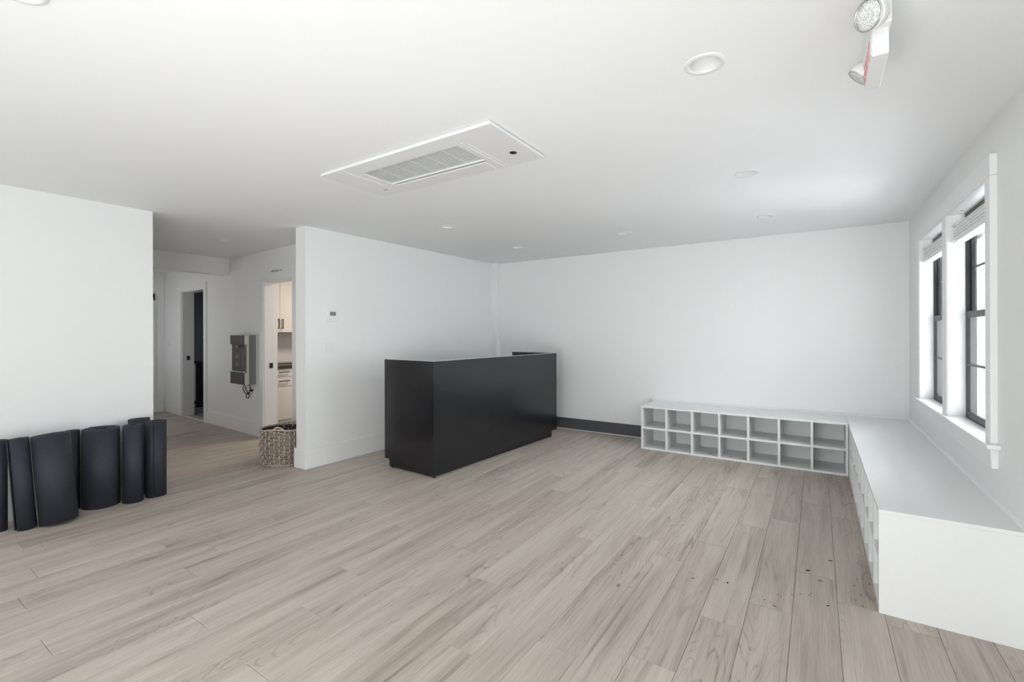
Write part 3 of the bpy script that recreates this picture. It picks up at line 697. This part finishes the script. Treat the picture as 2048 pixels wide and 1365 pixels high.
# ================================================================ ROLLED MATS
def roll(x, y, r, h, turns, label, gap=.004, tilt=(0, 0), rot=0, sq=1.0, th=.006, tail=.0):
    mb = MB(); n = int(40 * turns); inner = []; outer = []
    rin = max(r - turns * (th + gap), .012)
    for i in range(n + 1):
        a = 2 * PI * turns * i / n; q_ = i / n; rr = rin + (r - th / 2 - rin) * q_ + .0012 * math.sin(3 * a + 1)
        if tail and q_ > .97: rr += tail * (q_ - .97) / .03
        for lst, o_ in ((inner, -th / 2), (outer, th / 2)):
            lst.append(((rr + o_) * math.cos(a + rot), (rr + o_) * math.sin(a + rot) * sq))
    v = []; m = n + 1
    for z in (0, h):
        v += [(p[0], p[1], z) for p in inner] + [(p[0], p[1], z) for p in outer]
    f = []
    for i in range(n):
        f += [(m + i, m + i + 1, 3 * m + i + 1, 3 * m + i), (i + 1, i, 2 * m + i, 2 * m + i + 1), (2 * m + i, 3 * m + i, 3 * m + i + 1, 2 * m + i + 1), (i, i + 1, m + i + 1, m + i)]
    f += [(0, m, 3 * m, 2 * m), (m - 1, 3 * m - 1, 4 * m - 1, 2 * m - 1)]
    for k_, fc_ in enumerate(f): mb.f.append(fc_); mb.sm.append(k_ % 4 < 2 and k_ < 4 * n)
    mb.v = v
    o = mb.build('rolled_mat', MAT, loc=(0, 0, 0)); o.location = (x, y, 0)
    o.rotation_euler = (tilt[0], tilt[1], 0)
    # lift so that the lowest edge touches the floor
    o.location.z = abs(math.sin(tilt[0])) * r * sq + abs(math.sin(tilt[1])) * r
    return tag(o, label, 'exercise mat', 'rolled dark exercise mats')
roll(-4.872, 1.299, .129, .625, 5.2, 'widest upright rolled mat with open spiral top, third from the right end', .011, rot=2.2, tail=.005)
roll(-4.762, 1.481, .076, .635, 4, 'slim rolled mat second from the right end of the row', .006, rot=.5)
roll(-4.765, 1.642, .080, .642, 4, 'rolled mat at the right end of the row by the wall corner', .007, rot=-.6, tail=.003)
roll(-4.690, 1.008, .113, .640, 6, 'broad rolled mat leaning to the left, beside the spiral topped one', .008, tilt=(math.radians(3.2), math.radians(-4)), rot=2.9, tail=.003)
roll(-4.722, .848, .058, .645, 3.5, 'slim rolled mat leaning left of the broad leaning one', .005, tilt=(math.radians(3.0), math.radians(-3)), rot=1.2, tail=.005)
roll(-4.840, .728, .052, .640, 3.5, 'rolled mat cut by the left edge of the photo', .006, rot=.4)
roll(-4.955, 1.150, .052, .625, 3, 'rolled mat tucked against the wall behind the two broadest mats', .005, rot=.4)
roll(-4.935, 1.570, .055, .655, 3, 'flattened rolled mat against the wall behind the two rightmost mats', .005, rot=3.6, sq=1.6)
roll(-4.972, .872, .040, .60, 3, 'rolled mat mostly hidden behind the slim mats at the left', .004, rot=.4)

# ================================================================ KITCHENETTE
kx = -6.725
kc = empty('base_cabinet', (kx - .29, 4.3, 0), 'cream base cabinet with black bar handles in the kitchenette', 'cabinet')
B(kx - .60, kx - .02, 3.585, 5.6, .0, .87).build('carcass', WARM, kc)
for z0, z1 in ((.745, .866), (.600, .740)):
    dr = B(kx - .02, kx, 3.60, 4.40, z0 + .003, z1 - .003).build('drawer_front', WARM, kc, bev=.002)
    zz = (z0 + z1) / 2 + .012
    MB().box(kx, kx + .03, 3.862, 3.870, zz - .004, zz + .004).box(kx, kx + .03, 3.992, 4.0, zz - .004, zz + .004).box(kx + .024, kx + .033, 3.845, 4.015, zz - .006, zz + .006).build('bar_handle', BLACK, dr)
B(kx - .02, kx, 3.60, 4.40, .10, .592).build('cabinet_door', WARM, kc, bev=.002)
tag(B(kx - .60, kx + .02, 3.585, 5.6, .871, .912).build('countertop', BROWN, loc=(kx - .29, 4.3, .871)), 'dark countertop slab on the kitchenette cabinet', 'countertop')
tag(MB().box(kx - .35, kx - .06, 3.72, 4.35, .914, .930).build('serving_tray', paint('pale_tray', (.7, .66, .6), .5), loc=(kx - .2, 4.0, .914)), 'flat tray lying on the dark kitchenette countertop', 'tray')
tag(B(kx - .34, kx - .05, 3.73, 4.34, .931, .946).build('cutting_board', BROWN, loc=(kx - .2, 4.0, .931)), 'dark board lying on the tray on the kitchenette countertop', 'board')
ux = -6.995; uc = empty('wall_cabinet', (ux - .16, 4.3, 1.42), 'cream wall cabinet with two doors and black pulls above the countertop', 'cabinet')
B(ux - .33, ux - .02, 3.585, 5.6, 1.425, 2.30).build('carcass', WARM, uc)
ym = 4.032
for y0, y1, hy in ((3.60, ym, ym - .032), (ym, 4.52, ym + .032)):
    dd_ = B(ux - .02, ux, y0 + .002, y1 - .002, 1.42, 2.295).build('cabinet_door', WARM, uc, bev=.002)
    MB().box(ux, ux + .03, hy - .004, hy + .004, 1.478, 1.488).box(ux, ux + .03, hy - .004, hy + .004, 1.612, 1.622).box(ux + .026, ux + .036, hy - .006, hy + .006, 1.472, 1.628).build('bar_handle', BLACK, dd_)

# ================================================================ STAIR RAILING beyond the far doorway
sr = empty('stair_railing', (-9.8, 4.1, 0), 'black stair railing with a pale baluster inside the dark far doorway', 'railing')
B(-11.3, -8.2, 4.06, 4.12, .83, .88).build('handrail', BLACK, sr, bev=.004)
B(-11.3, -8.2, 4.06, 4.12, .06, .11).build('bottom_rail', BLACK, sr)
for i, x in enumerate((-10.9, -10.42, -9.90, -9.30, -8.7)):
    B(x, x + .085, 4.05, 4.13, 0, .83).build('newel_post', BLACK, sr)
for x in (-10.1, -9.5): B(x, x + .05, 4.075, 4.105, .11, .83).build('baluster', WALL, sr)
tag(sr.children[-1], 'white baluster')

# ================================================================ DEBRIS
def chip(x, y, L_, W_, ang, z=0.0, mat=DEBRIS, label=None, group=None, cat='debris', name='debris_fragment'):
    n = 7; pts = []
    for i in range(n):
        a = 2 * PI * i / n; k_ = random.uniform(.55, 1.1); px_, py_ = L_ / 2 * k_ * math.cos(a), W_ / 2 * k_ * math.sin(a)
        pts.append((px_ * math.cos(ang) - py_ * math.sin(ang), px_ * math.sin(ang) + py_ * math.cos(ang)))
    hgt = .0012 + W_ * .12
    v = [(x + p, y + q_, z + .0002) for p, q_ in pts] + [(x, y, z + hgt)]
    o = MB().add(v, [tuple(range(n - 1, -1, -1))] + [(i, (i + 1) % n, n) for i in range(n)]).build(name, mat, loc=(x, y, z))
    return tag(o, label, cat, group)
DG = 'small dark debris on the floor by the bench'
DB = [(-.59, 2.74, .03, .009, .4), (-.417, 2.799, .026, .014, 1.3), (-.045, 3.199, .032, .02, .7), (.015, 3.102, .036, .011, .1), (.067, 3.407, .026, .016, .2), (-.183, 2.69, .034, .009, -.5),
      (.239, 3.208, .014, .008, 1), (-.297, 2.808, .012, .006, 0), (-.23, 2.725, .012, .007, 1), (-.174, 2.817, .016, .005, 1.4), (-.161, 2.797, .012, .005, 1.2), (-.113, 2.856, .014, .005, 1.5),
      (-.074, 2.887, .016, .006, .2), (-.03, 2.924, .013, .006, .5), (-.036, 2.898, .014, .006, .1), (.045, 2.839, .018, .012, .9), (.169, 3.141, .02, .007, .6), (.185, 3.228, .018, .006, 2),
      (.165, 2.974, .013, .006, .8), (-.472, 2.801, .016, .005, .3), (.2, 3.45, .012, .007, 1), (.19, 3.05, .02, .006, 2.2)]
big = {0: 'dark splinter on the planks, farthest left of the larger specks', 1: 'rounded dark speck on the planks, second of the larger specks from the left', 2: 'plump dark speck on the planks, the biggest one',
       3: 'long dark flake on the planks between the biggest speck and the bench', 4: 'dark speck on the planks nearest the window bench cubbies and farthest back', 5: 'straight dark sliver on the planks, nearest the camera',
       15: 'small dark speck on the planks in front of the bench end panel corner'}
crumbs = MB()
for k_, d_ in enumerate(DB):
    if k_ in big: chip(*d_, label=big[k_])
    else:
        x, y, L_, W_, an = d_; c_, s_ = math.cos(an), math.sin(an)
        P_ = [(x + p * c_ - q_ * s_, y + p * s_ + q_ * c_) for p, q_ in ((-L_ / 2, 0), (0, -W_ / 2), (L_ / 2, 0), (0, W_ / 2))]
        crumbs.add([(p, q_, .0002) for p, q_ in P_] + [(x, y, .002)], [(3, 2, 1, 0), (0, 1, 4), (1, 2, 4), (2, 3, 4), (3, 0, 4)])
tag(crumbs.build('floor_crumbs', DEBRIS, loc=(-.05, 2.95, 0)), 'tiny dark crumbs scattered over the planks by the window bench corner', 'debris', kind='stuff')
for (x, y, L_, W_, an), lb_ in zip([(-1.00, 5.60, .10, .045, .3), (-.80, 5.57, .05, .03, .9), (-.66, 5.56, .07, .035, 2.6)],
        ['dusty smear in the bottom hole, third from the left of the back wall bench', 'small dusty scrap at the left of the fourth bottom hole of the back wall bench', 'longer dusty scrap at the right of the fourth bottom hole of the back wall bench']):
    chip(x, y, L_, W_, an, bt + .0003, paint('dusty_leaf', (.38, .35, .31), .9, .1, .2, 0, 120), lb_, 'dusty scraps in the back wall bench', 'debris', 'dust_scrap')
for (x, y, L_, W_, an), lb_ in zip([(.31, 3.27, .05, .03, .3), (.30, 3.38, .04, .02, 1.2)], ['dark scrap in a bottom hole of the window bench, nearer the camera', 'dark scrap in a bottom hole of the window bench, farther from the camera']):
    chip(x, y, L_, W_, an, bt + .0003, DEBRIS, lb_, 'scraps in the window bench holes', 'debris', 'dust_scrap')
